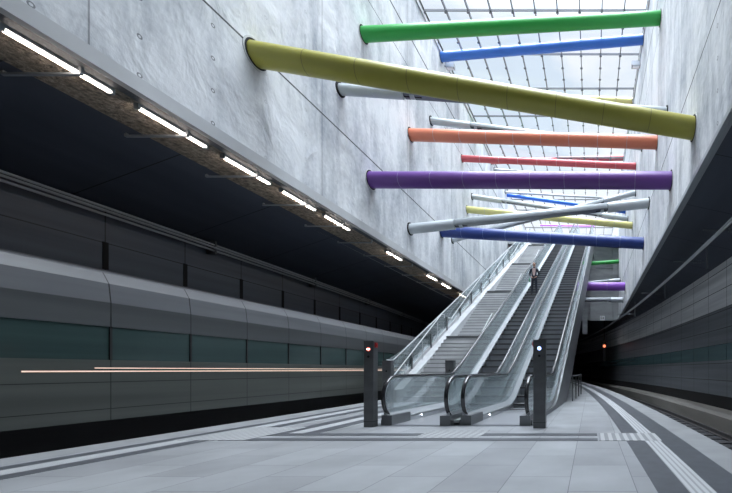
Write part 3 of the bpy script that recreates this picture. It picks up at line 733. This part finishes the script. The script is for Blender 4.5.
# ------------------------------------------------------------------ small things
t = empty('wall_sign', (1.0, YE-.36, 5.60)); tag(t, 'small white square sign reading 04 on the concrete end wall', 'sign')
b = MB(); b.box((-.21, 0, -.20), (.21, .03, .20)); b.build('sign_board', M['white'], t)
for nm, txt in (('sign_numerals', '04'),):
    c = bpy.data.curves.new(nm, 'FONT'); c.body = txt; c.size = .30; c.align_x = 'CENTER'; c.align_y = 'CENTER'; c.extrude = .004
    o = bpy.data.objects.new(nm, c); COL.objects.link(o); dg = bpy.context.evaluated_depsgraph_get(); me = bpy.data.meshes.new_from_object(o.evaluated_get(dg)); bpy.data.objects.remove(o)
    o = bpy.data.objects.new(nm, me); COL.objects.link(o); me.materials.clear(); me.materials.append(M['black']); o.parent = t; o.location = (0, -.004, 0); o.rotation_euler = (math.pi/2, 0, 0)
t = empty('track_signal', (1.2, 34, 2.0)); tag(t, 'orange-red signal lamp glowing in the dark tunnel', 'signal')
b = MB(); b.box((-.15, 0, -.15), (.15, .2, 1.55)); b.tube([(0, .1, 1.5), (0, .1, ZS-2.0)], .04, 8); b.build('signal_housing', M['gap'], t)
b = MB(); b.tube([(0, -.03, 1.2), (0, .01, 1.2)], .13, 16); b.build('signal_lamp', M['led_sig'], t)
for x, y, s_, lb in ((XL+.28, 18.6, 1, 'small grey floodlight fixed at the top of the left concrete wall'), (XR-.22, 18.5, -1, 'small grey floodlight fixed at the top of the right concrete wall')):
    t = empty('floodlight', (x, y, 16.0)); tag(t, lb, 'floodlight', 'floodlights at the skylight edge')
    b = MB(); b.box((-.20, -.12, -.12), (.20, .12, .10)); b.build('housing', M['fascia'], t)
    b = MB(); b.box((-.16, -.08, -.135), (.16, .08, -.12)); b.build('lens', M['white'], t)
    b = MB(); b.tube([(-s_*.20, 0, 0), (-s_*.30, 0, 0)], .03, 8); b.build('arm', M['frame'], t)
t = empty('hanging_monitor', (-8.28, 5.05, 3.2)); tag(t, 'black box hanging at the far left edge below the dark ceiling', 'box')
b = MB(); b.box((-.5, -.1, -.15), (.22, .1, .13)); b.build('casing', M['gap'], t)
b = MB(); b.tube([(-.40, 0, .13), (-.40, 0, ZS-3.2)], .025, 8); b.build('hanger_pole', M['gap'], t)

# ------------------------------------------------------------------ person on the left escalator
def skin_body(name, verts, edges, radii, m, parent, sub=2, root=0):
    me = bpy.data.meshes.new(name); me.from_pydata([Vector(v) for v in verts], edges, []); o = bpy.data.objects.new(name, me); COL.objects.link(o)
    md = o.modifiers.new('skin', 'SKIN'); 
    for i, r in enumerate(radii):
        r = r if isinstance(r, tuple) else (r, r); me.skin_vertices[0].data[i].radius = r; me.skin_vertices[0].data[i].use_root = (i == root)
    md.use_smooth_shade = True; sm = o.modifiers.new('sub', 'SUBSURF'); sm.levels = sub; sm.render_levels = sub
    dg = bpy.context.evaluated_depsgraph_get(); m2 = bpy.data.meshes.new_from_object(o.evaluated_get(dg)); bpy.data.objects.remove(o)
    m2.materials.clear(); m2.materials.append(m); o = bpy.data.objects.new(name, m2); COL.objects.link(o); o.parent = parent
    for p in m2.polygons: p.use_smooth = True
    return o
def person():
    v = 11.62; 
    base = Vector((-3.29, 7.45, 0)); c, s_ = math.cos(TH), math.sin(TH)
    loc = (base.x-s_*v+.0, base.y+c*v, PZ)
    t = empty('person', loc, TH+.05); tag(t, 'person in a dark suit jacket and pale shirt riding down the left escalator', 'person')
    # faces -y (towards the viewer)
    V = [(0,0,.88),(0,0,1.02),(0,0,1.20),(0,0,1.36),(0,-.005,1.43),(0,-.01,1.50),            # pelvis..neck 0-5
         (-.09,0,.84),(-.11,-.03,.47),(-.12,.0,.09),                                           # left leg 6-8
         (.09,0,.84),(.11,.0,.47),(.13,.0,.09),                                                # right leg 9-11
         (-.17,0,1.36),(-.245,.03,1.10),(-.16,-.12,.95),                                       # arm 12-14
         (.17,0,1.36),(.245,.03,1.10),(.16,-.10,.93),                                          # arm 15-17
         (-.12,-.06,.05),(.13,-.06,.05)]
    E = [(0,1),(1,2),(2,3),(3,4),(4,5),(0,6),(6,7),(7,8),(0,9),(9,10),(10,11),(3,12),(12,13),(13,14),(3,15),(15,16),(16,17),(8,18),(11,19)]
    Rr = [(.135,.10),(.125,.095),(.15,.105),(.14,.09),(.055,.055),(.05,.05),(.085,.09),(.06,.065),(.045,.045),(.085,.09),(.06,.065),(.045,.045),(.06,.06),(.048,.05),(.03,.03),(.06,.06),(.048,.05),(.03,.03),(.04,.04),(.04,.04)]
    skin_body('body', V, E, Rr, M['suit'], t)
    b = MB(); b.sphere((0, -.015, 1.60), (.075, .095, .112)); b.sphere((0, -.115, 1.585), (.013, .018, .022)); b.sphere((-.077, -.01, 1.59), (.012, .02, .03)); b.sphere((.077, -.01, 1.59), (.012, .02, .03))
    b.tube([(0, .0, 1.42), (0, -.01, 1.53)], [.052, .048], 12)
    hd = b.build('head', M['skin'], t)
    b = MB(); b.sphere((-.028, -.100, 1.61), (.011, .008, .007)); b.sphere((.028, -.100, 1.61), (.011, .008, .007)); b.build('eye', M['black'], hd)
    b = MB(); b.sphere((0, -.100, 1.545), (.024, .008, .006)); b.build('mouth', M['red_paint'], hd)
    b = MB(); b.sphere((0, .012, 1.635), (.084, .098, .098)); b.build('hair', M['hair'], hd)
    # shirt front (V opening)
    b = MB(); P = [(-.075, 1.40), (.075, 1.40), (.085, 1.25), (.05, 1.05), (0, .98), (-.05, 1.05), (-.085, 1.25)]
    vs = [(x_, -.108-.012*(1-abs(x_)/.1)-(.006 if z_ < 1.3 else -.02), z_) for x_, z_ in P] + [(x_, -.04, z_) for x_, z_ in P]; n = 7
    b.add(vs, [tuple(range(n)), tuple(reversed(range(n, 2*n)))] + [(i, n+i, n+(i+1) % n, (i+1) % n) for i in range(n)]); b.build('shirt', M['shirt'], t)
    for sx in (-1, 1):
        p0 = Vector((sx*.16, -.12, .95)); vv = [p0, p0+Vector((-sx*.04, -.03, -.03)), p0+Vector((-sx*.07, -.045, -.05))]; ee = [(0,1),(1,2)]; rr = [.024, (.030,.018), (.028,.015)]
        for i in range(4):
            q = p0+Vector((-sx*(.070+.004*i), -.050, -.030-.017*i)); k = len(vv); vv += [q, q+Vector((-sx*.035, -.004, -.012)), q+Vector((-sx*.055, .012, -.02))]; ee += [(2, k), (k, k+1), (k+1, k+2)]; rr += [.009, .008, .007]
        k = len(vv); q = p0+Vector((-sx*.04, -.045, .0)); vv += [q, q+Vector((-sx*.03, -.01, .015))]; ee += [(1, k), (k, k+1)]; rr += [.011, .009]
        skin_body('hand', vv, ee, rr, M['skin'], t, 1)
        b = MB(); b.sphere((sx*.125, -.07, .035), (.045, .13, .04)); b.build('shoe', M['shoe'], t)
    return t
M['hair'] = M['hair']
kk = 10.9
PZ = 0
# stand the person on the nearest step
best = None
for o in e1.children:
    if o.name.startswith('step'):
        if best is None or abs(o.location.y+.2-kk) < abs(best.location.y+.2-kk): best = o
PZ = best.location.z+.006; 
pp = person(); c, s_ = math.cos(TH), math.sin(TH); vv = best.location.y+.19
pp.location = (-3.29-s_*vv-.07, 7.45+c*vv, PZ); pp.scale = (.93, .93, .93)
t = empty('green_bag', (pp.location.x-.22, pp.location.y-.02, PZ+.62)); tag(t, 'small green bag held at the side of the person in the suit', 'bag')
b = MB(); b.prism([(-.08, .03), (.08, .03), (.07, .15), (-.07, .15)], -.035, .035); b.build('bag_body', M['green_bag'], t)
b = MB(); b.tube([(0, -.06, .15), (0, -.04, .24), (0, .04, .24), (0, .06, .15)], .008, 6); b.build('bag_handle', M['green_bag'], t)
